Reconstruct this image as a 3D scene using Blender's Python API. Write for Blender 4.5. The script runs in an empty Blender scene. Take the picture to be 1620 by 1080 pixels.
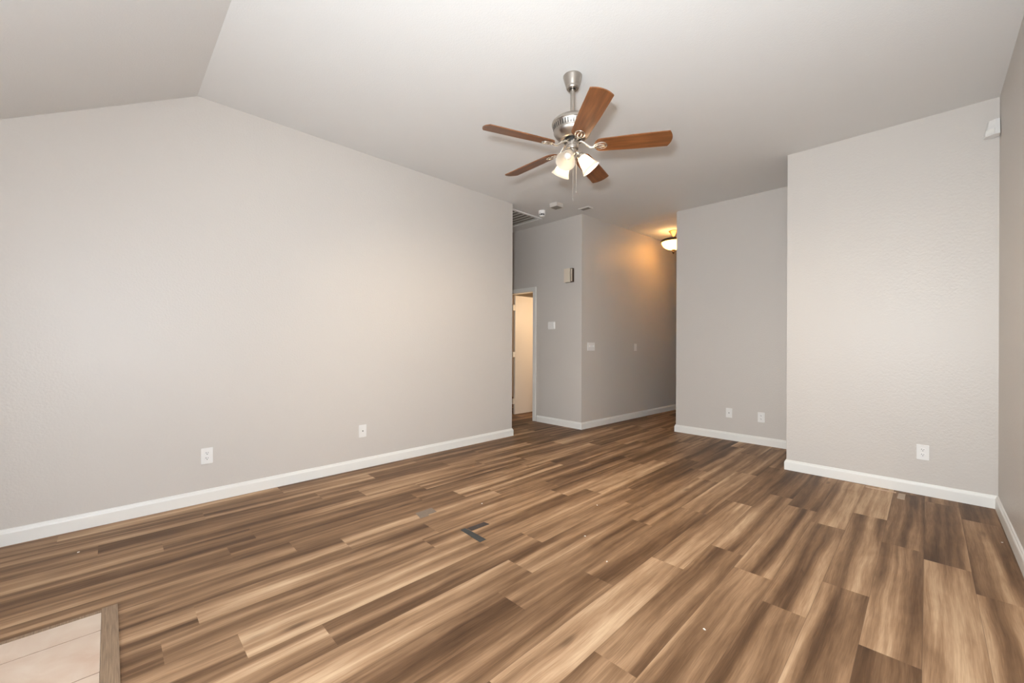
import bpy, bmesh, math, random
from mathutils import Vector, Matrix
R = math.radians
random.seed(7)
S = bpy.context.scene
COL = S.collection

# ------------------------------------------------------------------ camera
F_PX, YAW, HORIZON, ROLL = 646.8, R(45.4374), 543.79, 0.003974
cam_d = bpy.data.cameras.new('camera')
cam_d.sensor_width = 36.0
cam_d.lens = F_PX / 1620 * 36
cam_d.shift_y = (HORIZON - 540) / 1620
cam_d.clip_start = 0.02
cam = bpy.data.objects.new('camera', cam_d)
COL.objects.link(cam)
cam.matrix_world = (Matrix.Translation((0, 0, 1.2)) @ Matrix.Rotation(YAW, 4, 'Z')
                    @ Matrix.Rotation(R(90), 4, 'X') @ Matrix.Rotation(ROLL, 4, 'Z'))
S.camera = cam

# ------------------------------------------------------------------ world, lights, exposure
S.view_settings.view_transform = 'Standard'
S.view_settings.look = 'None'
S.view_settings.gamma = 1.0
S.view_settings.use_curve_mapping = False
S.view_settings.exposure = 0.10
W = bpy.data.worlds.new('world')
S.world = W
W.use_nodes = True
bg = W.node_tree.nodes['Background']
bg.inputs[0].default_value = (0.75, 0.86, 1.0, 1)
bg.inputs[1].default_value = 0.8


def lamp(name, kind, loc, energy, color=(1, 1, 1), aim=None, **kw):
    d = bpy.data.lights.new(name, kind)
    d.energy = energy
    d.color = color
    for k, v in kw.items():
        setattr(d, k, v)
    o = bpy.data.objects.new(name, d)
    COL.objects.link(o)
    o.location = loc
    if aim is not None:
        o.rotation_euler = (Vector(aim) - Vector(loc)).to_track_quat('-Z', 'Y').to_euler()
    return o


# the photographer's flash on top of the camera (the fan's shadows on the ceiling point to it)
lamp('camera_flash', 'POINT', (-0.03, -0.13, 1.38), 140, (0.90, 1.0, 1.11), shadow_soft_size=0.07)
lamp('camera_flash_head', 'SPOT', (-0.03, -0.13, 1.38), 225, (0.93, 1.0, 1.04), aim=(-2.6, 5.2, 2.9),
     spot_size=R(130), spot_blend=1.0, shadow_soft_size=0.07)
# daylight that comes in through the glass patio door behind the camera
lamp('patio_daylight', 'AREA', (-1.47, -1.35, 1.15), 34, (0.9, 0.98, 1.05), aim=(-1.6, 3.0, 1.9),
     shape='RECTANGLE', size=1.8, size_y=2.0)
# lamp of the bedroom behind the open door
lamp('bedroom_lamp', 'POINT', (-3.85, 5.75, 1.7), 36, (1.0, 0.68, 0.38), shadow_soft_size=0.25)


# ------------------------------------------------------------------ helpers
class MB:
    """collects shapes and links them as one mesh object"""
    def __init__(self):
        self.bm = bmesh.new()

    def box(self, a, b, mat=None):
        (x0, y0, z0), (x1, y1, z1) = a, b
        vs = [self.bm.verts.new(v) for v in ((x0, y0, z0), (x1, y0, z0), (x1, y1, z0), (x0, y1, z0),
                                             (x0, y0, z1), (x1, y0, z1), (x1, y1, z1), (x0, y1, z1))]
        if mat is not None:
            for v in vs:
                v.co = mat @ v.co
        for f in ((0, 3, 2, 1), (4, 5, 6, 7), (0, 1, 5, 4), (1, 2, 6, 5), (2, 3, 7, 6), (3, 0, 4, 7)):
            self.bm.faces.new([vs[i] for i in f])
        return self

    def prism(self, poly, h0, h1, fn):
        """poly: 2-D outline, extruded h0..h1, fn(u,v,h) -> xyz"""
        n = len(poly)
        a = [self.bm.verts.new(fn(u, v, h0)) for u, v in poly]
        b = [self.bm.verts.new(fn(u, v, h1)) for u, v in poly]
        self.bm.faces.new(a[::-1])
        self.bm.faces.new(b)
        for i in range(n):
            j = (i + 1) % n
            self.bm.faces.new((a[i], a[j], b[j], b[i]))
        return self

    def lathe(self, prof, seg=40, mat=None, cap=True):
        """prof: (r, z) list around the local z axis"""
        rings = []
        for r, z in prof:
            ring = []
            for i in range(seg):
                t = 2 * math.pi * i / seg
                p = Vector((r * math.cos(t), r * math.sin(t), z))
                ring.append(self.bm.verts.new(mat @ p if mat is not None else p))
            rings.append(ring)
        for a, b in zip(rings, rings[1:]):
            for i in range(seg):
                j = (i + 1) % seg
                self.bm.faces.new((a[i], a[j], b[j], b[i]))
        if cap:
            self.bm.faces.new(rings[0][::-1])
            self.bm.faces.new(rings[-1])
        return self

    def tube(self, pts, rad, seg=10, closed=False, mat=None, flat=1.0):
        pts = [Vector(p) for p in pts]
        n = len(pts)
        rads = rad if isinstance(rad, (list, tuple)) else [rad] * n
        rings = []
        for i, p in enumerate(pts):
            if closed:
                t = pts[(i + 1) % n] - pts[i - 1]
            else:
                t = pts[min(i + 1, n - 1)] - pts[max(i - 1, 0)]
            t.normalize()
            up = Vector((0, 0, 1)) if abs(t.z) < 0.95 else Vector((1, 0, 0))
            s = t.cross(up).normalized()
            u = s.cross(t).normalized()
            ring = []
            for k in range(seg):
                a = 2 * math.pi * k / seg
                q = p + s * math.cos(a) * rads[i] + u * math.sin(a) * rads[i] * flat
                ring.append(self.bm.verts.new(mat @ q if mat is not None else q))
            rings.append(ring)
        m = n if closed else n - 1
        for i in range(m):
            a, b = rings[i], rings[(i + 1) % n]
            for k in range(seg):
                l = (k + 1) % seg
                self.bm.faces.new((a[k], a[l], b[l], b[k]))
        if not closed:
            self.bm.faces.new(rings[0][::-1])
            self.bm.faces.new(rings[-1])
        return self

    def build(self, name, mat, parent=None, bevel=0.0, smooth=False, segs=2):
        bm = self.bm
        if bevel:
            es = [e for e in bm.edges if len(e.link_faces) == 2 and e.calc_face_angle(0) > R(35)]
            bmesh.ops.bevel(bm, geom=es, offset=bevel, segments=segs, affect='EDGES', profile=0.5, clamp_overlap=True)
        bmesh.ops.recalc_face_normals(bm, faces=bm.faces)
        me = bpy.data.meshes.new(name)
        bm.to_mesh(me)
        bm.free()
        me.materials.append(mat)
        if smooth:
            me.polygons.foreach_set('use_smooth', [True] * len(me.polygons))
            try:
                me.set_sharp_from_angle(angle=R(38))
            except Exception:
                pass
        o = bpy.data.objects.new(name, me)
        COL.objects.link(o)
        if parent is not None:
            o.parent = parent
        return o


def tag(o, label, cat, group=None):
    o['label'] = label
    o['category'] = cat
    if group:
        o['group'] = group
    return o


def empty(name, loc, rot=(0, 0, 0)):
    o = bpy.data.objects.new(name, None)
    o.empty_display_size = 0.05
    COL.objects.link(o)
    o.location = loc
    o.rotation_euler = rot
    return o


def struct(o):
    o['kind'] = 'structure'
    return o


# ------------------------------------------------------------------ materials
def new_mat(name):
    m = bpy.data.materials.new(name)
    m.use_nodes = True
    nt = m.node_tree
    return m, nt, nt.nodes['Principled BSDF']


def simple(name, col, rough=0.5, metal=0.0, spec=0.5, vary=0.04, vscale=8.0, bump=0.0, bscale=200.0):
    m, nt, b = new_mat(name)
    b.inputs['Roughness'].default_value = rough
    b.inputs['Metallic'].default_value = metal
    b.inputs['Specular IOR Level'].default_value = spec
    tc = nt.nodes.new('ShaderNodeTexCoord')
    n = nt.nodes.new('ShaderNodeTexNoise')
    n.inputs['Scale'].default_value = vscale
    n.inputs['Detail'].default_value = 3
    nt.links.new(tc.outputs['Object'], n.inputs['Vector'])
    mx = nt.nodes.new('ShaderNodeMix')
    mx.data_type = 'RGBA'
    mx.inputs['A'].default_value = (*[max(0, c * (1 - vary)) for c in col], 1)
    mx.inputs['B'].default_value = (*[min(1, c * (1 + vary)) for c in col], 1)
    nt.links.new(n.outputs['Fac'], mx.inputs['Factor'])
    nt.links.new(mx.outputs['Result'], b.inputs['Base Color'])
    if bump:
        n2 = nt.nodes.new('ShaderNodeTexNoise')
        n2.inputs['Scale'].default_value = bscale
        n2.inputs['Detail'].default_value = 3
        nt.links.new(tc.outputs['Object'], n2.inputs['Vector'])
        bp = nt.nodes.new('ShaderNodeBump')
        bp.inputs['Strength'].default_value = 1.0
        bp.inputs['Distance'].default_value = bump
        nt.links.new(n2.outputs['Fac'], bp.inputs['Height'])
        nt.links.new(bp.outputs['Normal'], b.inputs['Normal'])
    return m


M_WALL = simple('wall_paint', (0.595, 0.55, 0.503), rough=0.42, spec=0.42, vary=0.012, vscale=1.5, bump=0.0014, bscale=75)
M_CEIL = simple('ceiling_paint', (0.74, 0.725, 0.70), rough=0.7, spec=0.2, vary=0.012, vscale=1.5, bump=0.001, bscale=110)
M_TRIM = simple('white_trim_paint', (0.80, 0.78, 0.735), rough=0.35, spec=0.4, vary=0.01)
M_PLATE = simple('white_plastic', (0.80, 0.78, 0.75), rough=0.3, vary=0.01)
M_IVORY = simple('ivory_plastic', (0.72, 0.62, 0.50), rough=0.4, vary=0.02)
M_SLOT = simple('dark_slot', (0.03, 0.028, 0.026), rough=0.6)
M_GREYPLASTIC = simple('grey_plastic', (0.22, 0.21, 0.19), rough=0.6)  # plain grey plastic of the cable plate connectors
M_GREYV = simple('grey_mesh', (0.27, 0.25, 0.215), rough=0.6)
M_NICKEL = simple('brushed_nickel', (0.47, 0.43, 0.385), rough=0.30, metal=1.0, vary=0.06, vscale=30)
M_NICKELP = simple('polished_nickel', (0.78, 0.74, 0.68), rough=0.16, metal=1.0)
M_BLACK = simple('black_metal', (0.012, 0.011, 0.010), rough=0.35)
M_BRONZE = simple('oiled_bronze', (0.055, 0.026, 0.012), rough=0.42, metal=0.2)
M_COPPER = simple('antique_copper', (0.62, 0.36, 0.20), rough=0.35, metal=0.85)
M_WOODCHIP = simple('raw_wood', (0.62, 0.43, 0.30), rough=0.7, vary=0.1)
M_CARD = simple('cardboard', (0.47, 0.36, 0.27), rough=0.8, vary=0.05)
M_WHITECRUMB = simple('white_chip', (0.85, 0.80, 0.72), rough=0.7)
M_TAPEBLUE = simple('dark_tape_grey', (0.038, 0.040, 0.038), rough=0.55, vary=0.3, vscale=60)
M_TAPEBROWN = simple('dark_tape_brown', (0.045, 0.032, 0.027), rough=0.55, vary=0.3, vscale=60)
M_TAPEGREY = simple('grey_tape', (0.21, 0.16, 0.118), rough=0.6, vary=0.18, vscale=45)
M_DOOR = simple('door_paint', (0.76, 0.71, 0.64), rough=0.4, vary=0.01)
M_ALU = simple('white_vinyl', (0.8, 0.8, 0.79), rough=0.35)


def blade_wood():
    m, nt, b = new_mat('walnut_blade')
    tc = nt.nodes.new('ShaderNodeTexCoord')
    mp = nt.nodes.new('ShaderNodeMapping')
    mp.inputs['Scale'].default_value = (2.2, 26, 10)
    n = nt.nodes.new('ShaderNodeTexNoise')
    n.inputs['Scale'].default_value = 1.6
    n.inputs['Detail'].default_value = 6
    n.inputs['Distortion'].default_value = 0.5
    r = nt.nodes.new('ShaderNodeValToRGB')
    r.color_ramp.elements[0].position = 0.3
    r.color_ramp.elements[0].color = (0.105, 0.037, 0.012, 1)
    r.color_ramp.elements[1].position = 0.75
    r.color_ramp.elements[1].color = (0.265, 0.100, 0.034, 1)
    nt.links.new(tc.outputs['Object'], mp.inputs['Vector'])
    nt.links.new(mp.outputs['Vector'], n.inputs['Vector'])
    nt.links.new(n.outputs['Fac'], r.inputs['Fac'])
    nt.links.new(r.outputs['Color'], b.inputs['Base Color'])
    b.inputs['Roughness'].default_value = 0.33
    return m


M_BLADE = blade_wood()


def frosted(name, col, trans=0.55, glow=None, strength=0.0):
    m, nt, b = new_mat(name)
    out = nt.nodes['Material Output']
    t = nt.nodes.new('ShaderNodeBsdfTranslucent')
    t.inputs['Color'].default_value = (*col, 1)
    b.inputs['Base Color'].default_value = (*col, 1)
    b.inputs['Roughness'].default_value = 0.25
    mx = nt.nodes.new('ShaderNodeMixShader')
    mx.inputs[0].default_value = trans
    nt.links.new(b.outputs[0], mx.inputs[1])
    nt.links.new(t.outputs[0], mx.inputs[2])
    nt.links.new(mx.outputs[0], out.inputs['Surface'])
    if glow:
        b.inputs['Emission Color'].default_value = (*glow, 1)
        b.inputs['Emission Strength'].default_value = strength
    return m


def emissive(name, col, strength):
    m, nt, b = new_mat(name)
    b.inputs['Base Color'].default_value = (0.9, 0.9, 0.9, 1)
    b.inputs['Emission Color'].default_value = (*col, 1)
    b.inputs['Emission Strength'].default_value = strength
    return m


M_SHADE = frosted('frosted_glass_shade', (0.95, 0.91, 0.84), 0.8)
M_BULB = emissive('fan_bulb', (1.0, 0.83, 0.62), 2200)
M_BULBOFF = simple('unlit_bulb', (0.66, 0.61, 0.58), rough=0.25)
M_UPDIM = frosted('added_uplight_dimmer', (0.85, 0.8, 0.72), 0.55)  # for the added disc that dims the hall light's upward glow
M_BOWL = frosted('amber_glass_bowl', (0.97, 0.83, 0.56), 0.75)
M_HBULB = emissive('hall_bulb', (1.0, 0.70, 0.36), 46000)


def glass_mat():
    m, nt, b = new_mat('window_glass')
    out = nt.nodes['Material Output']
    t = nt.nodes.new('ShaderNodeBsdfTransparent')
    g = nt.nodes.new('ShaderNodeBsdfGlossy')
    g.inputs['Roughness'].default_value = 0.02
    mx = nt.nodes.new('ShaderNodeMixShader')
    mx.inputs[0].default_value = 0.07
    nt.links.new(t.outputs[0], mx.inputs[1])
    nt.links.new(g.outputs[0], mx.inputs[2])
    nt.links.new(mx.outputs[0], out.inputs['Surface'])
    return m


M_GLASS = glass_mat()


class NT:
    """small node-graph helper"""
    def __init__(self, nt):
        self.nt = nt

    def math(self, op, a, b=None, c=None, clamp=False):
        n = self.nt.nodes.new('ShaderNodeMath')
        n.operation = op
        n.use_clamp = clamp
        for i, v in enumerate((a, b, c)):
            if v is None:
                continue
            if isinstance(v, (int, float)):
                n.inputs[i].default_value = v
            else:
                self.nt.links.new(v, n.inputs[i])
        return n.outputs[0]

    def noise(self, vec, scale, detail=3, dist=0.0, rough=0.5):
        n = self.nt.nodes.new('ShaderNodeTexNoise')
        n.inputs['Scale'].default_value = scale
        n.inputs['Detail'].default_value = detail
        n.inputs['Distortion'].default_value = dist
        n.inputs['Roughness'].default_value = rough
        self.nt.links.new(vec, n.inputs['Vector'])
        return n.outputs['Fac']

    def xyz(self, x, y, z):
        n = self.nt.nodes.new('ShaderNodeCombineXYZ')
        for i, v in enumerate((x, y, z)):
            if isinstance(v, (int, float)):
                n.inputs[i].default_value = v
            else:
                self.nt.links.new(v, n.inputs[i])
        return n.outputs[0]

    def ramp(self, fac, stops):
        n = self.nt.nodes.new('ShaderNodeValToRGB')
        e = n.color_ramp.elements
        while len(e) < len(stops):
            e.new(0.5)
        for i, (p, c) in enumerate(stops):
            e[i].position = p
            e[i].color = (*c, 1)
        self.nt.links.new(fac, n.inputs['Fac'])
        return n.outputs['Color']

    def smooth(self, v, a, b):
        n = self.nt.nodes.new('ShaderNodeMapRange')
        n.interpolation_type = 'SMOOTHSTEP'
        self.nt.links.new(v, n.inputs['Value'])
        n.inputs['From Min'].default_value = a
        n.inputs['From Max'].default_value = b
        return n.outputs['Result']


def plank_mat():
    m, nt, b = new_mat('wood_plank_flooring')
    g = NT(nt)
    uv = nt.nodes.new('ShaderNodeUVMap')
    uv.uv_map = 'plank'
    sp = nt.nodes.new('ShaderNodeSeparateXYZ')
    nt.links.new(uv.outputs[0], sp.inputs[0])
    u, v = sp.outputs[0], sp.outputs[1]               # metres across / along the plank
    at = nt.nodes.new('ShaderNodeAttribute')
    at.attribute_name = 'plank_tone'
    sa = nt.nodes.new('ShaderNodeSeparateColor')
    nt.links.new(at.outputs['Color'], sa.inputs[0])
    tone, seed, seed2 = sa.outputs[0], sa.outputs[1], sa.outputs[2]
    sz = g.math('MULTIPLY', seed, 40.0)
    sy = g.math('MULTIPLY', seed2, 25.0)
    vy = g.math('ADD', v, sy)
    # slow waviness of the grain
    wv = g.noise(g.xyz(g.math('MULTIPLY', u, 2.0), g.math('MULTIPLY', vy, 1.3), sz), 1.0, 2)
    uw = g.math('ADD', u, g.math('MULTIPLY', g.math('SUBTRACT', wv, 0.5), 0.045))
    broad = g.noise(g.xyz(g.math('MULTIPLY', uw, 13.0), g.math('MULTIPLY', vy, 0.5), sz), 1.0, 2, 0.2)
    mid = g.noise(g.xyz(g.math('MULTIPLY', uw, 48.0), g.math('MULTIPLY', vy, 1.5), sz), 1.0, 4, 0.6)
    fine = g.noise(g.xyz(g.math('MULTIPLY', uw, 260.0), g.math('MULTIPLY', vy, 9.0), sz), 1.0, 3)
    blot = g.noise(g.xyz(g.math('MULTIPLY', u, 9.0), g.math('MULTIPLY', vy, 3.0), sz), 1.0, 3, 0.8)
    s = g.math('MULTIPLY', g.math('SUBTRACT', broad, 0.5), 1.6)
    s = g.math('ADD', s, g.math('MULTIPLY', g.math('SUBTRACT', mid, 0.5), 0.42))
    s = g.math('ADD', s, g.math('MULTIPLY', g.math('SUBTRACT', fine, 0.5), 0.34))
    s = g.math('ADD', s, g.math('MULTIPLY', g.math('SUBTRACT', blot, 0.5), 0.30))
    s = g.math('ADD', s, g.math('MULTIPLY', g.math('SUBTRACT', tone, 0.5), 0.34))
    s = g.math('ADD', s, 0.5, clamp=True)
    col = g.ramp(s, [(0.0, (0.060, 0.029, 0.013)), (0.25, (0.122, 0.063, 0.030)), (0.5, (0.225, 0.126, 0.065)),
                     (0.72, (0.37, 0.222, 0.122)), (1.0, (0.60, 0.41, 0.25))])
    # knots: sparse dark spots drawn out along the grain
    vo = nt.nodes.new('ShaderNodeTexVoronoi')
    vo.inputs['Scale'].default_value = 1.0
    nt.links.new(g.xyz(g.math('MULTIPLY', uw, 7.0), g.math('MULTIPLY', vy, 1.9), sz), vo.inputs['Vector'])
    kn = g.smooth(vo.outputs['Distance'], 0.16, 0.02)
    gate = g.math('GREATER_THAN', g.noise(g.xyz(g.math('MULTIPLY', u, 4.0), g.math('MULTIPLY', vy, 0.9), g.math('ADD', sz, 9.0)), 1.0, 0), 0.56)
    kn = g.math('MULTIPLY', g.math('MULTIPLY', kn, gate), 0.55)
    mk = nt.nodes.new('ShaderNodeMix')
    mk.data_type = 'RGBA'
    mk.inputs['B'].default_value = (0.055, 0.028, 0.014, 1)
    nt.links.new(kn, mk.inputs['Factor'])
    nt.links.new(col, mk.inputs['A'])
    # thin dark joint round every plank
    e = nt.nodes.new('ShaderNodeUVMap')
    e.uv_map = 'edge'
    se = nt.nodes.new('ShaderNodeSeparateXYZ')
    nt.links.new(e.outputs[0], se.inputs[0])
    du = g.math('MINIMUM', se.outputs[0], g.math('SUBTRACT', 0.18, se.outputs[0]))
    j = g.smooth(du, 0.0014, 0.0002)
    ml = nt.nodes.new('ShaderNodeMix')
    ml.data_type = 'RGBA'
    ml.inputs['B'].default_value = (0.06, 0.034, 0.02, 1)
    nt.links.new(g.math('MULTIPLY', j, 0.55), ml.inputs['Factor'])
    nt.links.new(mk.outputs['Result'], ml.inputs['A'])
    nt.links.new(ml.outputs['Result'], b.inputs['Base Color'])
    b.inputs['Roughness'].default_value = 0.5
    b.inputs['Specular IOR Level'].default_value = 0.22
    bp = nt.nodes.new('ShaderNodeBump')
    bp.inputs['Distance'].default_value = 0.0005
    bp.inputs['Strength'].default_value = 0.6
    nt.links.new(fine, bp.inputs['Height'])
    nt.links.new(bp.outputs['Normal'], b.inputs['Normal'])
    return m


M_PLANK = plank_mat()


def strip_mat():
    m, nt, b = new_mat('wood_strip')
    g = NT(nt)
    tc = nt.nodes.new('ShaderNodeTexCoord')
    sp = nt.nodes.new('ShaderNodeSeparateXYZ')
    nt.links.new(tc.outputs['Object'], sp.inputs[0])
    f = g.noise(g.xyz(g.math('MULTIPLY', sp.outputs[0], 9.0), g.math('MULTIPLY', sp.outputs[1], 240.0), 0.0), 1.0, 4)
    c = g.ramp(f, [(0.25, (0.14, 0.085, 0.05)), (0.7, (0.30, 0.195, 0.115))])
    nt.links.new(c, b.inputs['Base Color'])
    b.inputs['Roughness'].default_value = 0.5
    return m


M_STRIP = strip_mat()


def tile_mat():
    m, nt, b = new_mat('peach_floor_tile')
    g = NT(nt)
    tc = nt.nodes.new('ShaderNodeTexCoord')
    f = g.noise(tc.outputs['Object'], 7.0, 4, 0.6)
    c = g.ramp(f, [(0.3, (0.49, 0.34, 0.245)), (0.7, (0.58, 0.455, 0.35))])
    nt.links.new(c, b.inputs['Base Color'])
    b.inputs['Roughness'].default_value = 0.3
    return m


M_TILE = tile_mat()
M_GROUT = simple('dark_grout', (0.11, 0.065, 0.04), rough=0.9)

# ------------------------------------------------------------------ room dimensions
Z = 3.03                 # flat ceiling
XL, XR = -3.81, 0.37     # left and right walls
YB = -0.90               # wall behind the camera
YRIDGE, SLOPE = 0.46, 0.576
YEND = 3.755             # far end of the left wall
YK = 4.73                # wall with the bedroom door
YF, XF = 4.66, -0.95     # boxed-out wall on the right and its left edge
YA, XA = 5.575, -2.43    # alcove wall and its left edge
HX0, HX1 = -3.41, -3.265 # hallway wall (runs slightly askew)
HY1 = 9.6


def cz(y):
    return Z if y >= YRIDGE else Z - SLOPE * (YRIDGE - y)


def gable(x0, x1, y0, y1):
    poly = [(y0, 0), (y1, 0), (y1, cz(y1))]
    if y0 < YRIDGE < y1:
        poly.append((YRIDGE, Z))
    poly.append((y0, cz(y0)))
    return MB().prism(poly, x0, x1, lambda u, v, h: (h, u, v))


# floor: every plank its own face so that tone and grain change from plank to plank
def make_floor():
    bm = bmesh.new()
    l1 = bm.loops.layers.uv.new('plank')
    l2 = bm.loops.layers.uv.new('edge')
    lc = bm.loops.layers.float_color.new('plank_tone')
    rnd = random.Random(21)
    PW, PL, X1 = 0.18, 1.22, 0.71
    known = {4: -0.01 + 2.157, 5: 2.585, 6: 2.187, 8: 1.355, 9: 2.187, 11: 1.341, 14: 1.60}
    tones = {}
    k = 0
    x = X1
    while x > -6.7:
        xa, xb = x - PW, x
        j0 = known.get(k, None)
        if j0 is None:
            j0 = rnd.random() * PL
        y = j0 - PL * math.ceil((j0 - YB) / PL)
        while y < HY1 + 0.1:
            ya, yb = max(y, YB - 0.12), min(y + PL, HY1 + 0.12)
            y += PL
            if xb > -2.57 and ya < -0.02:
                ya2 = -0.005
                if xa < -2.57:
                    ya2 = ya
                ya = ya2
            if yb - ya < 0.01:
                continue
            vs = [bm.verts.new(p) for p in ((xa, ya, 0), (xb, ya, 0), (xb, yb, 0), (xa, yb, 0))]
            f = bm.faces.new(vs)
            tone = min(1, max(0, rnd.gauss(0.5, 0.30)))
            s1, s2 = rnd.random(), rnd.random()
            for lp in f.loops:
                c = lp.vert.co
                lp[l1].uv = (c.x - xa, c.y)
                lp[l2].uv = (c.x - xa, c.y - ya)
                lp[lc] = (tone, s1, s2, 1)
        x -= PW
        k += 1
    me = bpy.data.meshes.new('floor')
    bm.to_mesh(me)
    bm.free()
    me.materials.append(M_PLANK)
    o = bpy.data.objects.new('floor', me)
    COL.objects.link(o)
    return struct(o)


make_floor()
struct(MB().box((-6.75, YB - 0.15, -0.12), (0.6, HY1 + 0.15, -0.012)).build('floor_base', M_GROUT))

# ceiling with its sloped part over the camera
prof = [(YB - 0.14, cz(YB - 0.14)), (YRIDGE, Z), (HY1 + 0.14, Z), (HY1 + 0.14, Z + 0.1), (YRIDGE, Z + 0.1), (YB - 0.14, cz(YB - 0.14) + 0.1)]
struct(MB().prism(prof, -6.75, 0.52, lambda u, v, h: (h, u, v)).build('ceiling', M_CEIL))

# walls
struct(gable(XL - 0.12, XL, YB, YEND).build('wall_left', M_WALL))
struct(gable(XR, XR + 0.12, YB, YF).build('wall_right', M_WALL))
struct(MB().box((XF, YF, 0), (XR + 0.12, YA + 0.12, Z)).build('wall_front', M_WALL))
struct(MB().box((XA, YA, 0), (XF, YA + 0.12, Z)).build('wall_alcove', M_WALL))
struct(MB().box((XA, YA + 0.12, 0), (XA + 0.12, HY1, Z)).build('wall_hall_right', M_WALL))
struct(MB().box((-3.6, HY1, 0), (XA + 0.12, HY1 + 0.12, Z)).build('wall_hall_end', M_WALL))


def hallx(y):
    return HX0 + (HX1 - HX0) * (y - YK) / (7.58 - YK)


struct(MB().prism([(HX0, YK), (hallx(HY1), HY1), (hallx(HY1) - 0.12, HY1), (HX0 - 0.12, YK + 0.12), (HX0 - 0.12, YK)], 0, Z,
                  lambda u, v, h: (u, v, h)).build('wall_hall_left', M_WALL))
# wall with the bedroom door (opening cut out)
DX0, DX1, DH = -4.94, -4.315, 2.04
kw = MB()
kw.prism([(-6.6, 0), (DX0, 0), (DX0, DH), (DX1, DH), (DX1, 0), (HX0 - 0.12, 0), (HX0 - 0.12, Z), (-6.6, Z)], YK, YK + 0.12, lambda u, v, h: (u, h, v))
struct(kw.build('wall_passage', M_WALL))
struct(MB().box((-6.6, YEND - 0.12, 0), (XL - 0.12, YEND, Z)).build('wall_passage_near', M_WALL))
struct(MB().box((-6.72, YEND - 0.12, 0), (-6.6, 7.72, Z)).build('wall_passage_end', M_WALL))
struct(MB().box((-6.6, 7.6, 0), (-3.42, 7.72, Z)).build('wall_bedroom', M_WALL))
# wall behind the camera with a glass patio door
PX0, PX1, PH = -2.5, -0.45, 2.0
bw = MB()
bw.prism([(XL - 0.12, 0), (PX0, 0), (PX0, PH), (PX1, PH), (PX1, 0), (XR + 0.12, 0), (XR + 0.12, cz(YB)), (XL - 0.12, cz(YB))], YB - 0.12, YB, lambda u, v, h: (u, h, v))
struct(bw.build('wall_back', M_WALL))
pf = MB()
for a, b in (((PX0, 0.0), (PX0 + 0.06, PH)), ((PX1 - 0.06, 0.0), (PX1, PH)), ((PX0 + 0.06, PH - 0.06), (PX1 - 0.06, PH)), ((PX0 + 0.06, 0.0), (PX1 - 0.06, 0.06)),
             ((-1.51, 0.06), (-1.44, PH - 0.06))):
    pf.box((a[0], YB - 0.09, a[1]), (b[0], YB - 0.03, b[1]))
pd = struct(pf.build('door_2', M_ALU))
for a, b in ((PX0 + 0.06, -1.51), (-1.44, PX1 - 0.06)):
    MB().box((a, YB - 0.065, 0.06), (b, YB - 0.055, PH - 0.06)).build('glass_pane', M_GLASS, pd)

# baseboards: one moulded profile (d = out of the wall, z = up)
BB = [(0, 0), (0.0155, 0), (0.0155, 0.072), (0.0125, 0.080), (0.0095, 0.083), (0.0075, 0.092), (0.004, 0.096), (0, 0.096)]


def baseboard(name, runs):
    """runs: list of (p0, p1, n, trim0, trim1) in plan, n = normal out of the wall; ends are mitred by trim * depth"""
    mb = MB()
    for p0, p1, n, t0, t1 in runs:
        p0, p1, n = Vector(p0), Vector(p1), Vector(n)
        d = (p1 - p0).normalized()
        a, b = [], []
        for q, z in BB:
            u = p0 + n * q + d * (t0 * q)
            w = p1 + n * q + d * (t1 * q)
            a.append(mb.bm.verts.new((u.x, u.y, z + 0.0005)))
            b.append(mb.bm.verts.new((w.x, w.y, z + 0.0005)))
        m = len(BB)
        mb.bm.faces.new(a)
        mb.bm.faces.new(b[::-1])
        for i in range(m):
            j = (i + 1) % m
            mb.bm.faces.new((a[i], a[j], b[j], b[i]))
    return struct(mb.build(name, M_TRIM))


baseboard('baseboard_left', [((XL, YB), (XL, YEND), (1, 0), 0, 1), ((XL, YEND), (XL - 0.12, YEND), (0, 1), -1, 0)])
baseboard('baseboard_passage', [((-4.243, YK), (HX0, YK), (0, -1), 0, 1)])
baseboard('baseboard_hall_left', [((HX0, YK), (hallx(9.55), 9.55), (1, -0.05), -1, 0)])
baseboard('baseboard_alcove', [((XA, YA), (XF, YA), (0, -1), -1, -1), ((XF, YA), (XF, YF), (-1, 0), 1, 1)])
baseboard('baseboard_hall_right', [((XA, YA), (XA, 9.55), (-1, 0), -1, 0)])
baseboard('baseboard_front', [((XF, YF), (XR, YF), (0, -1), -1, -1)])
baseboard('baseboard_right', [((XR, YB), (XR, YF), (-1, 0), 0, -1)])

# casing and jamb of the bedroom door
tr = MB()
CW = 0.057
tr.box((DX1 - 0.018, YK - 0.002, 0.0005), (DX1, YK + 0.122, DH))                 # right jamb
tr.box((DX0, YK - 0.002, 0.0005), (DX0 + 0.018, YK + 0.122, DH))                 # left jamb
tr.box((DX0 + 0.018, YK - 0.002, DH - 0.018), (DX1 - 0.018, YK + 0.122, DH))     # head jamb
tr.box((DX1 - 0.03, YK + 0.05, 0.0005), (DX1 - 0.018, YK + 0.085, DH - 0.018))   # stop
tr.box((DX1 - 0.010, YK - 0.016, 0.0005), (DX1 - 0.010 + CW, YK, DH - 0.008))
tr.box((DX0 + 0.010 - CW, YK - 0.016, 0.0005), (DX0 + 0.010, YK, DH - 0.008))
tr.box((DX0 + 0.010 - CW, YK - 0.016, DH - 0.008), (DX1 - 0.010 + CW, YK, DH - 0.008 + CW))
struct(tr.build('trim_1', M_TRIM, bevel=0.003))

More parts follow.
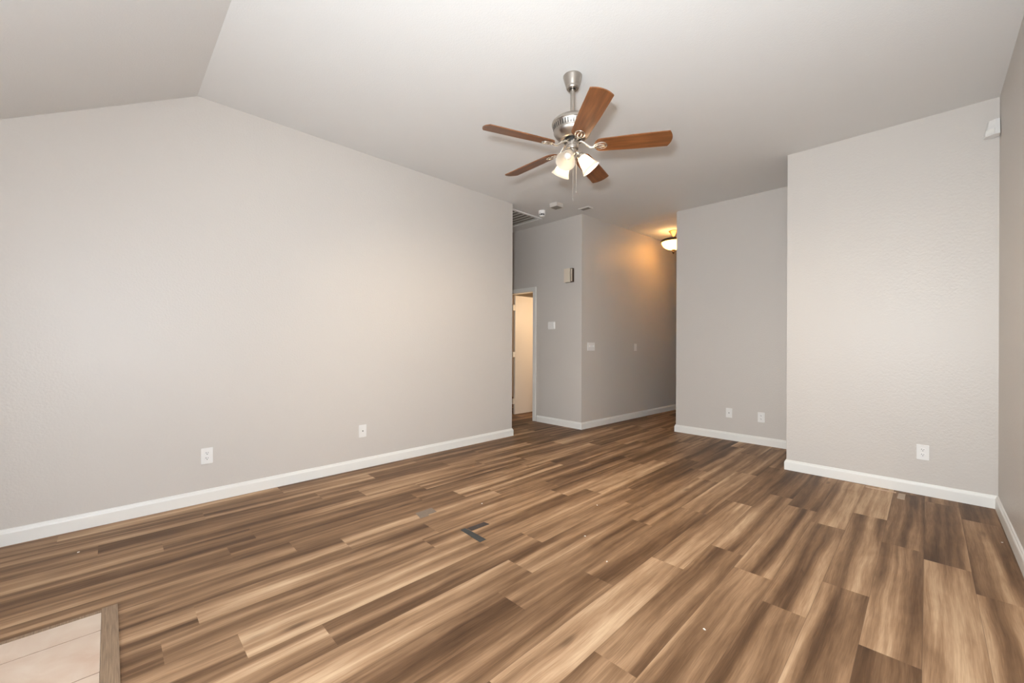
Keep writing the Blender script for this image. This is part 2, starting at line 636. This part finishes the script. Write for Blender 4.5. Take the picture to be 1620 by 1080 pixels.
# open bedroom door, hinged on its left
door = struct(MB().box((-4.928, 4.892, 0.008), (-4.890, 5.49, 2.018)).build('door_1', M_DOOR, bevel=0.003))
for z in (0.23, 1.02, 1.81):
    MB().box((-4.9215, 4.846, z - 0.045), (-4.893, 4.905, z + 0.045)).build('hinge', M_TRIM, door, bevel=0.002)
for sx, s in ((-4.890, 1), (-4.928, -1)):
    mm = Matrix.Translation((sx, 5.415, 0.95)) @ Matrix.Rotation(R(90) * s, 4, 'Y')
    MB().lathe([(0.028, 0.0), (0.028, 0.006), (0.012, 0.01), (0.012, 0.03), (0.026, 0.045), (0.026, 0.058), (0.012, 0.066)], 24, mm).build('door_knob', M_NICKEL, door, smooth=True)

# tiled entry and the wooden strips that edge it
tm = MB()
ty1 = -0.022
edges = [-2.566, -2.408, -2.105, -1.802, -1.499, -1.196, -0.893, -0.59, -0.287, 0.016, 0.319, 0.37]
rows = [ty1, -0.475, -0.778, YB]
for a, b in zip(edges, edges[1:]):
    for c, d in zip(rows, rows[1:]):
        tm.box((a + 0.003, d + 0.003, -0.012), (b - 0.003, c - (0.003 if c < ty1 else 0.0), 0.004))
struct(tm.build('floor_entry_tiles', M_TILE))
struct(MB().box((-2.566, YB + 0.001, -0.011), (XR - 0.016, ty1, 0.0022)).build('floor_entry_grout', M_GROUT))
struct(MB().box((-2.592, -0.021, 0.0002), (XR - 0.016, 0.031, 0.007)).build('trim_2', M_STRIP, bevel=0.002))
struct(MB().box((-2.585, YB + 0.001, 0.0002), (-2.567, -0.022, 0.005)).build('trim_3', M_STRIP, bevel=0.0015))

# drywall seam across the hall ceiling
struct(MB().prism([(-3.36, 5.735), (XA, 5.845), (XA, 5.855), (-3.36, 5.745)], Z - 0.0015, Z + 0.002, lambda u, v, h: (u, v, h)).build('trim_4', M_CEIL))


# ------------------------------------------------------------------ ceiling fan
def make_fan():
    fx, fy = -1.707, 2.253
    root = empty('ceiling_fan', (fx, fy, Z))
    tag(root, 'brushed nickel ceiling fan with five brown wooden blades and three lit glass shades', 'ceiling fan')
    O = Matrix.Translation((0, 0, -Z))

    def lathe(name, prof, mat, parent=root, seg=48, **k):
        return MB().lathe(prof, seg, O).build(name, mat, parent, smooth=True, **k)

    lathe('canopy', [(0.064, Z - 0.0005), (0.0645, Z - 0.006), (0.062, Z - 0.012), (0.058, Z - 0.03), (0.046, Z - 0.066), (0.0435, Z - 0.072), (0.044, Z - 0.080),
                     (0.038, Z - 0.088), (0.022, Z - 0.089), (0.021, Z - 0.07)], M_NICKEL)
    lathe('hanger_ball', [(0.0205, 2.957), (0.021, 2.948), (0.0165, 2.938)], M_BLACK, seg=24)
    lathe('downrod', [(0.0145, 2.95), (0.0145, 2.74)], M_NICKEL, seg=24)
    motor = lathe('motor_housing', [(0.020, 2.757), (0.024, 2.752), (0.027, 2.742), (0.085, 2.737), (0.122, 2.727), (0.1385, 2.712), (0.141, 2.703), (0.140, 2.695),
                                    (0.1345, 2.690), (0.1250, 2.650), (0.128, 2.646), (0.126, 2.638), (0.118, 2.627), (0.098, 2.607), (0.088, 2.600), (0.080, 2.596), (0.06, 2.594)], M_NICKEL, seg=72)
    sl = MB()
    for i in range(44):
        a = 2 * math.pi * i / 44
        mm = O @ Matrix.Rotation(a, 4, 'Z') @ Matrix.Translation((0.1300, 0, 2.6705)) @ Matrix.Rotation(R(-13.3), 4, 'Y').inverted()
        sl.box((-0.002, -0.0032, -0.0155), (0.0006, 0.0032, 0.0155), mm)
    sl.build('vent_slots', M_BLACK, motor)
    lathe('flywheel', [(0.052, 2.5945), (0.058, 2.592), (0.058, 2.580), (0.050, 2.577)], M_BLACK)
    lathe('switch_housing', [(0.043, 2.5775), (0.0445, 2.574), (0.0445, 2.553), (0.0425, 2.551), (0.0425, 2.538), (0.040, 2.530), (0.030, 2.526)], M_NICKEL)
    lathe('light_kit_hub', [(0.030, 2.5265), (0.031, 2.515), (0.026, 2.498), (0.014, 2.488), (0.007, 2.484), (0.004, 2.478)], M_NICKEL, seg=32)

    # blades with their irons
    ph = 4.35447
    r0, r1 = 0.146, 0.647
    out = []
    N = 10
    for i in range(N + 1):                      # rounded root
        t = math.pi / 2 + math.pi * i / N
        out.append((r0 + 0.045 + 0.045 * math.cos(t), 0.057 * math.sin(t)))
    out += [(0.40, -0.066), (0.624, -0.069)]
    for i in range(1, 10):                      # arched tip
        t = -1 + 2 * i / 10
        out.append((0.624 + 0.023 * (1 - t * t), 0.069 * t))
    out += [(0.624, 0.069), (0.40, 0.066)]
    bpy_mesh = None
    iron_mesh = None
    for k in range(5):
        a = ph - k * 2 * math.pi / 5
        rot = (0, 0, a)
        if bpy_mesh is None:
            pitch = Matrix.Rotation(R(-14), 4, 'X')
            mb = MB().prism(out, 0.0, 0.006, lambda u, v, h: pitch @ Vector((u, v, h)))
            b = mb.build('blade', M_BLADE, root, bevel=0.0012, segs=1)
            bpy_mesh = b.data
            ir = MB()
            zb = 2.543
            ir.tube([(0.045, 0, 2.583 - zb), (0.065, 0, 2.580 - zb), (0.085, 0, 2.566 - zb), (0.105, 0, 2.547 - zb), (0.125, 0, -0.008), (0.150, 0, -0.007)],
                    [0.010, 0.0085, 0.0075, 0.007, 0.007, 0.006], 10)
            loop = []
            for i in range(28):
                t = 2 * math.pi * i / 28
                loop.append((0.187 + 0.043 * math.cos(t), 0.027 * math.sin(t) * (1.1 + 0.15 * math.cos(t)), -0.0045))
            ir.tube(loop, 0.0042, 8, closed=True, mat=pitch)
            inner = []
            for i in range(22):
                t = 2 * math.pi * i / 22
                inner.append((0.185 + 0.030 * math.cos(t), 0.011 * math.sin(t), -0.006))
            ir.tube(inner, 0.0036, 8, closed=True, mat=pitch)
            for sx, sy in ((0.222, 0.0), (0.165, 0.020), (0.165, -0.020)):
                ir.lathe([(0.006, -0.009), (0.006, -0.002)], 12, pitch @ Matrix.Translation((sx, sy, 0)))
            i_o = ir.build('blade_iron', M_NICKELP, root, smooth=True)
            iron_mesh = i_o.data
        else:
            b = bpy.data.objects.new('blade', bpy_mesh)
            COL.objects.link(b)
            b.parent = root
            i_o = bpy.data.objects.new('blade_iron', iron_mesh)
            COL.objects.link(i_o)
            i_o.parent = root
        for o in (b, i_o):
            o.location = (0, 0, 2.543 - Z)
            o.rotation_euler = rot

    # three lamp arms, shades and bulbs
    base = R(45.4)
    for k in range(3):
        a = base + R(2) + k * 2 * math.pi / 3
        ca, sa = math.cos(a), math.sin(a)
        arm = MB()
        arm.tube([(0.018 * ca, 0.018 * sa, 2.512 - Z), (0.032 * ca, 0.032 * sa, 2.512 - Z), (0.046 * ca, 0.046 * sa, 2.503 - Z), (0.056 * ca, 0.056 * sa, 2.490 - Z)], 0.0085, 12)
        ax = Vector((ca * math.sin(R(39)), sa * math.sin(R(39)), -math.cos(R(39))))
        neck = Vector((0.048 * ca, 0.048 * sa, 2.500 - Z))
        mm = Matrix.Translation(neck) @ ax.to_track_quat('Z', 'Y').to_matrix().to_4x4()
        arm.lathe([(0.010, -0.004), (0.020, 0.0), (0.0265, 0.012), (0.0265, 0.026), (0.022, 0.027)], 28, mm)
        ao = arm.build('lamp_arm', M_NICKEL, root, smooth=True)
        sh = MB()
        outer = [(0.0245, 0.020), (0.029, 0.028), (0.036, 0.045), (0.043, 0.070), (0.048, 0.092), (0.055, 0.112), (0.066, 0.130)]
        inner = [(r - 0.003, z) for r, z in outer][::-1]
        sh.lathe(outer + [(0.0655, 0.132)] + inner, 40, mm, cap=False)
        so = sh.build('lamp_shade', M_SHADE, root, smooth=True)
        bl = MB()
        prof = [(0.011, 0.018), (0.012, 0.032)] + [(0.012 + 0.0135 * math.sin(math.pi * i / 12) ** 0.9 * (1 if i else 0) if i < 6 else max(0.001, 0.0255 * math.cos((i - 6) / 6 * math.pi / 2)),
                                                    0.036 + 0.058 * i / 12) for i in range(1, 13)]
        bl.lathe(prof, 20, mm)
        bl.build('bulb', M_BULB if k < 2 else M_BULBOFF, so, smooth=True)   # the lamp facing the camera is off
    # pull chains
    Rt = Vector((math.cos(YAW), math.sin(YAW), 0))
    Fw = Vector((-math.sin(YAW), math.cos(YAW), 0))
    for off, zt, z0 in ((0.0 * Rt - 0.030 * Fw, 2.525, 2.167), (0.026 * Rt - 0.012 * Fw, 2.520, 2.232)):
        c = MB()
        c.tube([(off.x, off.y, zt - Z), (off.x, off.y, z0 + 0.03 - Z)], 0.0013, 8)
        co = c.build('pull_chain', M_NICKELP, root)
        MB().lathe([(0.0016, z0 + 0.03), (0.0026, z0 + 0.026), (0.0030, z0 + 0.008), (0.0018, z0)], 14, O @ Matrix.Translation((off.x, off.y, 0))).build('chain_fob', M_NICKEL, co, smooth=True)


make_fan()


# ------------------------------------------------------------------ hall ceiling light
def make_hall_light():
    hx, hy = -2.872, 6.47
    root = empty('ceiling_light', (hx, hy, Z))
    tag(root, 'bronze ceiling light with glowing amber glass bowl in the hallway', 'ceiling light')
    O = Matrix.Translation((0, 0, -Z))

    def lathe(name, prof, mat, parent=root, seg=48, cap=True):
        return MB().lathe(prof, seg, O, cap).build(name, mat, parent, smooth=True)
    lathe('canopy', [(0.074, Z - 0.0005), (0.076, Z - 0.008), (0.070, Z - 0.018), (0.052, Z - 0.034), (0.034, Z - 0.056), (0.020, Z - 0.078), (0.014, Z - 0.085)], M_COPPER)
    lathe('stem', [(0.012, Z - 0.08), (0.012, 2.70)], M_COPPER, seg=20)
    lathe('ring', [(0.186, 2.888), (0.194, 2.880), (0.199, 2.865), (0.199, 2.856), (0.190, 2.848), (0.180, 2.848), (0.180, 2.880), (0.186, 2.888)], M_BRONZE, cap=False)
    lathe('added_dimmer_disc', [(0.014, 2.870), (0.178, 2.866), (0.178, 2.862), (0.014, 2.866)], M_UPDIM, cap=False)  # added translucent disc, cuts the light thrown up onto the hall ceiling
    sp = MB()
    for k in range(3):
        a = k * 2 * math.pi / 3 + 0.4
        sp.tube([(0.012 * math.cos(a), 0.012 * math.sin(a), 2.90 - Z), (0.183 * math.cos(a), 0.183 * math.sin(a), 2.872 - Z)], 0.004, 8)
    sp.build('spokes', M_BRONZE, root)
    prof = []
    for i in range(13):
        t = i / 12 * math.pi / 2
        prof.append((0.178 * math.cos(t) + 0.002, 2.851 - 0.128 * math.sin(t)))
    inner = [(max(0.0015, r - 0.004), z + 0.004) for r, z in prof][::-1]
    lathe('bowl', prof + inner, M_BOWL, cap=False)
    lathe('finial', [(0.030, 2.728), (0.032, 2.721), (0.020, 2.714), (0.012, 2.706), (0.019, 2.694), (0.020, 2.684), (0.012, 2.668), (0.004, 2.656)], M_BRONZE, seg=24)
    for k in range(2):
        a = k * math.pi + 0.9
        mm = O @ Matrix.Translation((0.075 * math.cos(a), 0.075 * math.sin(a), 2.815))
        MB().lathe([(0.004, -0.03), (0.02, -0.022), (0.027, 0.0), (0.022, 0.018), (0.012, 0.03), (0.012, 0.045)], 20, mm).build('bulb', M_HBULB, root, smooth=True)


make_hall_light()


# ------------------------------------------------------------------ wall plates; local frame: x along wall, y up, z out of the wall
def wall_frame(p, n):
    n = Vector(n).normalized()
    up = Vector((0, 0, 1))
    x = up.cross(n).normalized()
    m = Matrix((x, up, n)).transposed().to_4x4()
    return Matrix.Translation(p) @ m


def rounded(w, h, r, n=5):
    pts = []
    for cx, cy, a0 in ((w / 2 - r, h / 2 - r, 0), (-w / 2 + r, h / 2 - r, 90), (-w / 2 + r, -h / 2 + r, 180), (w / 2 - r, -h / 2 + r, 270)):
        for i in range(n + 1):
            a = R(a0 + 90 * i / n)
            pts.append((cx + r * math.cos(a), cy + r * math.sin(a)))
    return pts


def plate(root, w, h, mat=M_PLATE, t=0.006):
    mb = MB()
    mb.prism(rounded(w, h, 0.004), 0.0004, t, lambda u, v, q: (u, v, q))
    return mb.build('plate', mat, root, bevel=0.0018)


def screw(root, y, z=0.0058):
    MB().lathe([(0.003, z), (0.003, z + 0.0012), (0.0015, z + 0.0016)], 12, Matrix.Translation((0, y, 0))).build('screw', M_PLATE, root)


def outlet(p, n, label):
    root = empty('wall_outlet', (0, 0, 0))
    root.matrix_world = wall_frame(p, n)
    tag(root, label, 'outlet', 'white duplex outlets')
    plate(root, 0.072, 0.118)
    for sy in (0.0195, -0.0195):
        rc = MB()
        pts = []
        for i in range(24):
            a = 2 * math.pi * i / 24
            pts.append((0.0172 * math.cos(a), max(-0.0135, min(0.0135, 0.0172 * math.sin(a))) + sy))
        rc.prism(pts, 0.005, 0.0085, lambda u, v, q: (u, v, q))
        ro = rc.build('receptacle', M_PLATE, root)
        s = MB()
        s.box((-0.0078, sy + 0.000, 0.0083), (-0.0050, sy + 0.0095, 0.0089))
        s.box((0.0050, sy + 0.001, 0.0083), (0.0074, sy + 0.0085, 0.0089))
        s.lathe([(0.0030, 0.0083), (0.0030, 0.0089)], 12, Matrix.Translation((0, sy - 0.0068, 0)))
        s.build('slots', M_SLOT, ro)
    screw(root, 0)
    return root


def coax(p, n, label):
    root = empty('cable_plate', (0, 0, 0))
    root.matrix_world = wall_frame(p, n)
    tag(root, label, 'wall plate', 'cable wall plates')
    plate(root, 0.072, 0.118)
    MB().lathe([(0.0068, 0.0055), (0.0068, 0.009), (0.0045, 0.0092), (0.0045, 0.015)], 6).build('connector', M_GREYPLASTIC, root)
    screw(root, 0.042)
    screw(root, -0.042)
    return root


outlet((XL, 0.527, 0.348), (1, 0, 0), 'white duplex outlet on the long left wall above its baseboard')
outlet((-1.394, YA, 0.331), (0, -1, 0), 'white duplex outlet on the recessed alcove wall, right of the cable plate')
outlet((-0.022, YF, 0.343), (0, -1, 0), 'white duplex outlet on the near right-hand facing wall')
coax((XL, 1.738, 0.358), (1, 0, 0), 'blank white cable plate with centre hole on the long left wall')
coax((-1.751, YA, 0.342), (0, -1, 0), 'white cable plate with small centre jack on the recessed alcove wall')


def switch(p, n, w, toggles, label):
    root = empty('light_switch', (0, 0, 0))
    root.matrix_world = wall_frame(p, n)
    tag(root, label, 'light switch')
    plate(root, w, 0.117)
    for x in toggles:
        MB().box((x - 0.005, -0.012, 0.004), (x + 0.005, 0.012, 0.0075)).build('toggle_frame', M_PLATE, root)
        tg = Matrix.Translation((x, 0.002, 0.006)) @ Matrix.Rotation(R(-28), 4, 'X')
        MB().box((-0.0035, -0.004, 0), (0.0035, 0.004, 0.016), tg).build('toggle', M_PLATE, root, bevel=0.001)
    for x in toggles:
        for y in (0.03, -0.03):
            MB().lathe([(0.003, 0.0058), (0.003, 0.0070)], 10, Matrix.Translation((x, y, 0))).build('screw', M_PLATE, root)
    return root


hn = Vector((1, -(HX1 - HX0) / (7.58 - YK), 0))
switch((hallx(4.945), 4.945, 1.166), hn, 0.165, (-0.046, 0, 0.046), 'wide white switch plate nearest the corner of the hallway wall')
switch((hallx(6.11), 6.11, 1.152), hn, 0.072, (0,), 'narrow white switch plate farther down the hallway wall')

# thermostat
th = empty('thermostat', (0, 0, 0))
th.matrix_world = wall_frame((-3.951, YK, 1.478), (0, -1, 0))
tag(th, 'small white square thermostat on the passage wall beside the open door', 'thermostat')
MB().prism(rounded(0.125, 0.112, 0.008), 0.0004, 0.012, lambda u, v, q: (u, v, q)).build('base_plate', M_PLATE, th, bevel=0.002)
MB().prism(rounded(0.108, 0.094, 0.008), 0.011, 0.027, lambda u, v, q: (u, v, q)).build('cover', M_PLATE, th, bevel=0.004)
MB().box((-0.022, 0.006, 0.0265), (0.022, 0.028, 0.0275)).build('display', M_TRIM, th)

# door chime
ch = empty('door_chime', (0, 0, 0))
ch.matrix_world = wall_frame((-3.617, YK, 2.186), (0, -1, 0))
tag(ch, 'beige door chime box with dark brown edge high on the passage wall', 'door chime')
MB().box((-0.063, -0.098, 0.0004), (0.075, 0.098, 0.035)).build('back_box', M_BRONZE, ch, bevel=0.002)
MB().prism(rounded(0.105, 0.197, 0.004), 0.034, 0.055, lambda u, v, q: (u - 0.016, v, q)).build('cover', M_IVORY, ch, bevel=0.002)
MB().box((0.052, -0.088, 0.034), (0.068, 0.088, 0.046)).build('side_bar', M_IVORY, ch, bevel=0.003)

# smoke detector on the ceiling
sd = empty('smoke_detector', (-3.72, 4.235, Z))
tag(sd, 'round white smoke detector with dark slots on the passage ceiling', 'smoke detector')
MB().lathe([(0.050, -0.0004), (0.051, -0.012), (0.050, -0.040), (0.046, -0.046)], 36).build('base', M_PLATE, sd, smooth=True)
slm = MB()
slm.lathe([(0.036, -0.0462), (0.036, -0.066)], 28)
slm.build('vent_ring', M_SLOT, sd, smooth=True)
for i in range(8):
    a = i * math.pi / 4 + 0.2
    mm = Matrix.Rotation(a, 4, 'Z')
    MB().box((0.030, -0.0025, -0.067), (0.041, 0.0025, -0.0455), mm).build('fin', M_PLATE, sd)
MB().lathe([(0.040, -0.0665), (0.041, -0.072), (0.030, -0.083), (0.012, -0.088)], 32).build('cap', M_PLATE, sd, smooth=True)

# square box beside it and the small vent
bx = empty('ceiling_alarm_box', (-3.40, 4.15, Z), (0, 0, 0))
tag(bx, 'square white alarm box with grey underside on the ceiling right of the smoke detector', 'alarm')
MB().box((-0.062, -0.062, -0.050), (0.062, 0.062, -0.0004)).build('housing', M_WALL, bx, bevel=0.004)
MB().box((-0.054, -0.054, -0.0525), (0.054, 0.054, -0.0495)).build('grille', M_GREYV, bx)
vt = empty('ceiling_vent', (-3.235, 4.57, Z))
tag(vt, 'small grey vent with pale rim on the ceiling at the hallway corner', 'vent')
MB().box((-0.080, -0.055, -0.007), (0.080, 0.055, -0.0004)).build('rim', M_CEIL, vt, bevel=0.003)
MB().box((-0.062, -0.032, -0.0085), (0.062, 0.032, -0.0065)).build('louvre_panel', M_GREYV, vt)

# return air grille over the side passage
rg = empty('return_air_grille', (-4.36, 4.16, Z))
tag(rg, 'white slatted return air grille in the ceiling over the dark side passage', 'air grille')
gw, gh = 0.42, 0.33
fr = MB()
fr.box((-gw, -gh, -0.013), (gw, -gh + 0.035, -0.0004)).box((-gw, gh - 0.035, -0.013), (gw, gh, -0.0004))
fr.box((-gw, -gh + 0.035, -0.013), (-gw + 0.035, gh - 0.035, -0.0004)).box((gw - 0.035, -gh + 0.035, -0.013), (gw, gh - 0.035, -0.0004))
fr.build('frame', M_PLATE, rg, bevel=0.003)
MB().box((-gw + 0.035, -gh + 0.035, -0.002), (gw - 0.035, gh - 0.035, -0.0004)).build('backing', M_GREYV, rg)
ns = 7
for i in range(ns):
    y = -gh + 0.035 + (i + 0.5) * (2 * gh - 0.07) / ns
    mm = Matrix.Translation((0, y, -0.0075)) @ Matrix.Rotation(R(12), 4, 'X')
    MB().box((-gw + 0.035, -0.028, -0.0008), (gw - 0.035, 0.028, 0.0008), mm).build('slat', M_CEIL, rg)

# motion sensor high in the right corner
ms = empty('motion_sensor', (XR, YF, 2.79))
tag(ms, 'white wedge-shaped motion sensor high in the right corner of the room', 'motion sensor')
sz = MB()
body = [(-0.004, -0.030), (-0.004, -0.092), (-0.030, -0.098), (-0.072, -0.064), (-0.082, -0.030), (-0.060, -0.004), (-0.030, -0.004)]
n = len(body)
bot = [sz.bm.verts.new((x, y, -0.055)) for x, y in body]
top = [sz.bm.verts.new((x * 0.72 - 0.001, y * 0.72 - 0.001, 0.062)) for x, y in body]
sz.bm.faces.new(bot[::-1])
sz.bm.faces.new(top)
for i in range(n):
    j = (i + 1) % n
    sz.bm.faces.new((bot[i], bot[j], top[j], top[i]))
sz.build('housing', M_PLATE, ms, bevel=0.005)
ln = MB()
ln.prism([(-0.0315, -0.0985), (-0.0725, -0.0655), (-0.0705, -0.0635), (-0.030, -0.0965)], -0.045, -0.010, lambda u, v, q: (u, v, q))
ln.build('lens', M_TRIM, ms)


# ------------------------------------------------------------------ things lying on the floor
def flat_quad(name, pts, h, mat, label, cat, group=None):
    o = MB().prism(pts, 0.0004, h, lambda u, v, q: (u, v, q)).build(name, mat)
    c = sum((Vector((p[0], p[1], 0)) for p in pts), Vector()) / len(pts)
    o.data.transform(Matrix.Translation(-c))
    o.location = c
    return tag(o, label, cat, group)


flat_quad('tape_strip', [(-2.108, 1.615), (-1.893, 1.600), (-1.895, 1.650), (-2.062, 1.655), (-2.105, 1.650)], 0.0012, M_TAPEBLUE,
          'dark grey tape strip across the planks, nearer arm of the L on the floor', 'tape', 'dark tape strips')
flat_quad('tape_strip', [(-2.096, 1.657), (-2.046, 1.660), (-2.040, 1.806), (-2.090, 1.800)], 0.0012, M_TAPEBROWN,
          'dark brown tape strip along the planks, farther arm of the L on the floor', 'tape', 'dark tape strips')
flat_quad('tape_patch', [(-2.536, 1.545), (-2.538, 1.682), (-2.452, 1.668), (-2.455, 1.600), (-2.432, 1.592), (-2.436, 1.525)], 0.0010, M_TAPEGREY,
          'faded grey tape patch on the floor left of the dark L marks', 'tape')
flat_quad('wood_sliver', [(-0.360, 4.566), (-0.175, 4.571), (-0.172, 4.556), (-0.362, 4.556)], 0.006, M_WOODCHIP,
          'thin pale wood sliver on the floor along the right facing baseboard', 'wood scrap')
flat_quad('wood_offcut', [(-0.158, 4.552), (-0.118, 4.556), (-0.119, 4.400), (-0.163, 4.410)], 0.006, M_CARD,
          'small square tan offcut on the floor beside the pale wood sliver', 'wood scrap')


def crumb(x, y, w, l, a, h, label, name='paint_chip'):
    c, s = math.cos(a), math.sin(a)
    pts = [(x + c * u - s * v, y + s * u + c * v) for u, v in ((-w, -l * 0.6), (w * 0.7, -l), (w, l * 0.4), (-w * 0.2, l))]
    return flat_quad(name, pts, h, M_WHITECRUMB, label, 'debris', 'white chips scattered on the floor')


CH = [(762.5, 796.5, 'white paint chip on the floor beyond the dark L-shaped tape'),
      (944.5, 799, 'white paint chip on the dark plank near the middle of the room'),
      (925.5, 848, 'white paint chip on the floor to the right of the dark tape'),
      (960, 888.5, 'white paint chip on a pale plank nearer than the others in mid-floor'),
      (1114.5, 995.5, 'white paint chip on the nearest planks at the bottom of the picture'),
      (1585.5, 858, 'white paint chip on the floor by the right wall baseboard'),
      (124, 873.5, 'white paint chip on the dark planks by the left wall baseboard')]


def floor_pt(px, py):
    u, v = px - 810, py - HORIZON
    u, v = u + ROLL * v, v - ROLL * u
    t = 1.2 * F_PX / v
    return (t * (-math.sin(YAW) + u / F_PX * math.cos(YAW)), t * (math.cos(YAW) + u / F_PX * math.sin(YAW)))


for i, (px, py, lb) in enumerate(CH):
    x, y = floor_pt(px, py)
    crumb(x, y, 0.0035, 0.006, i * 1.1, 0.003, lb)
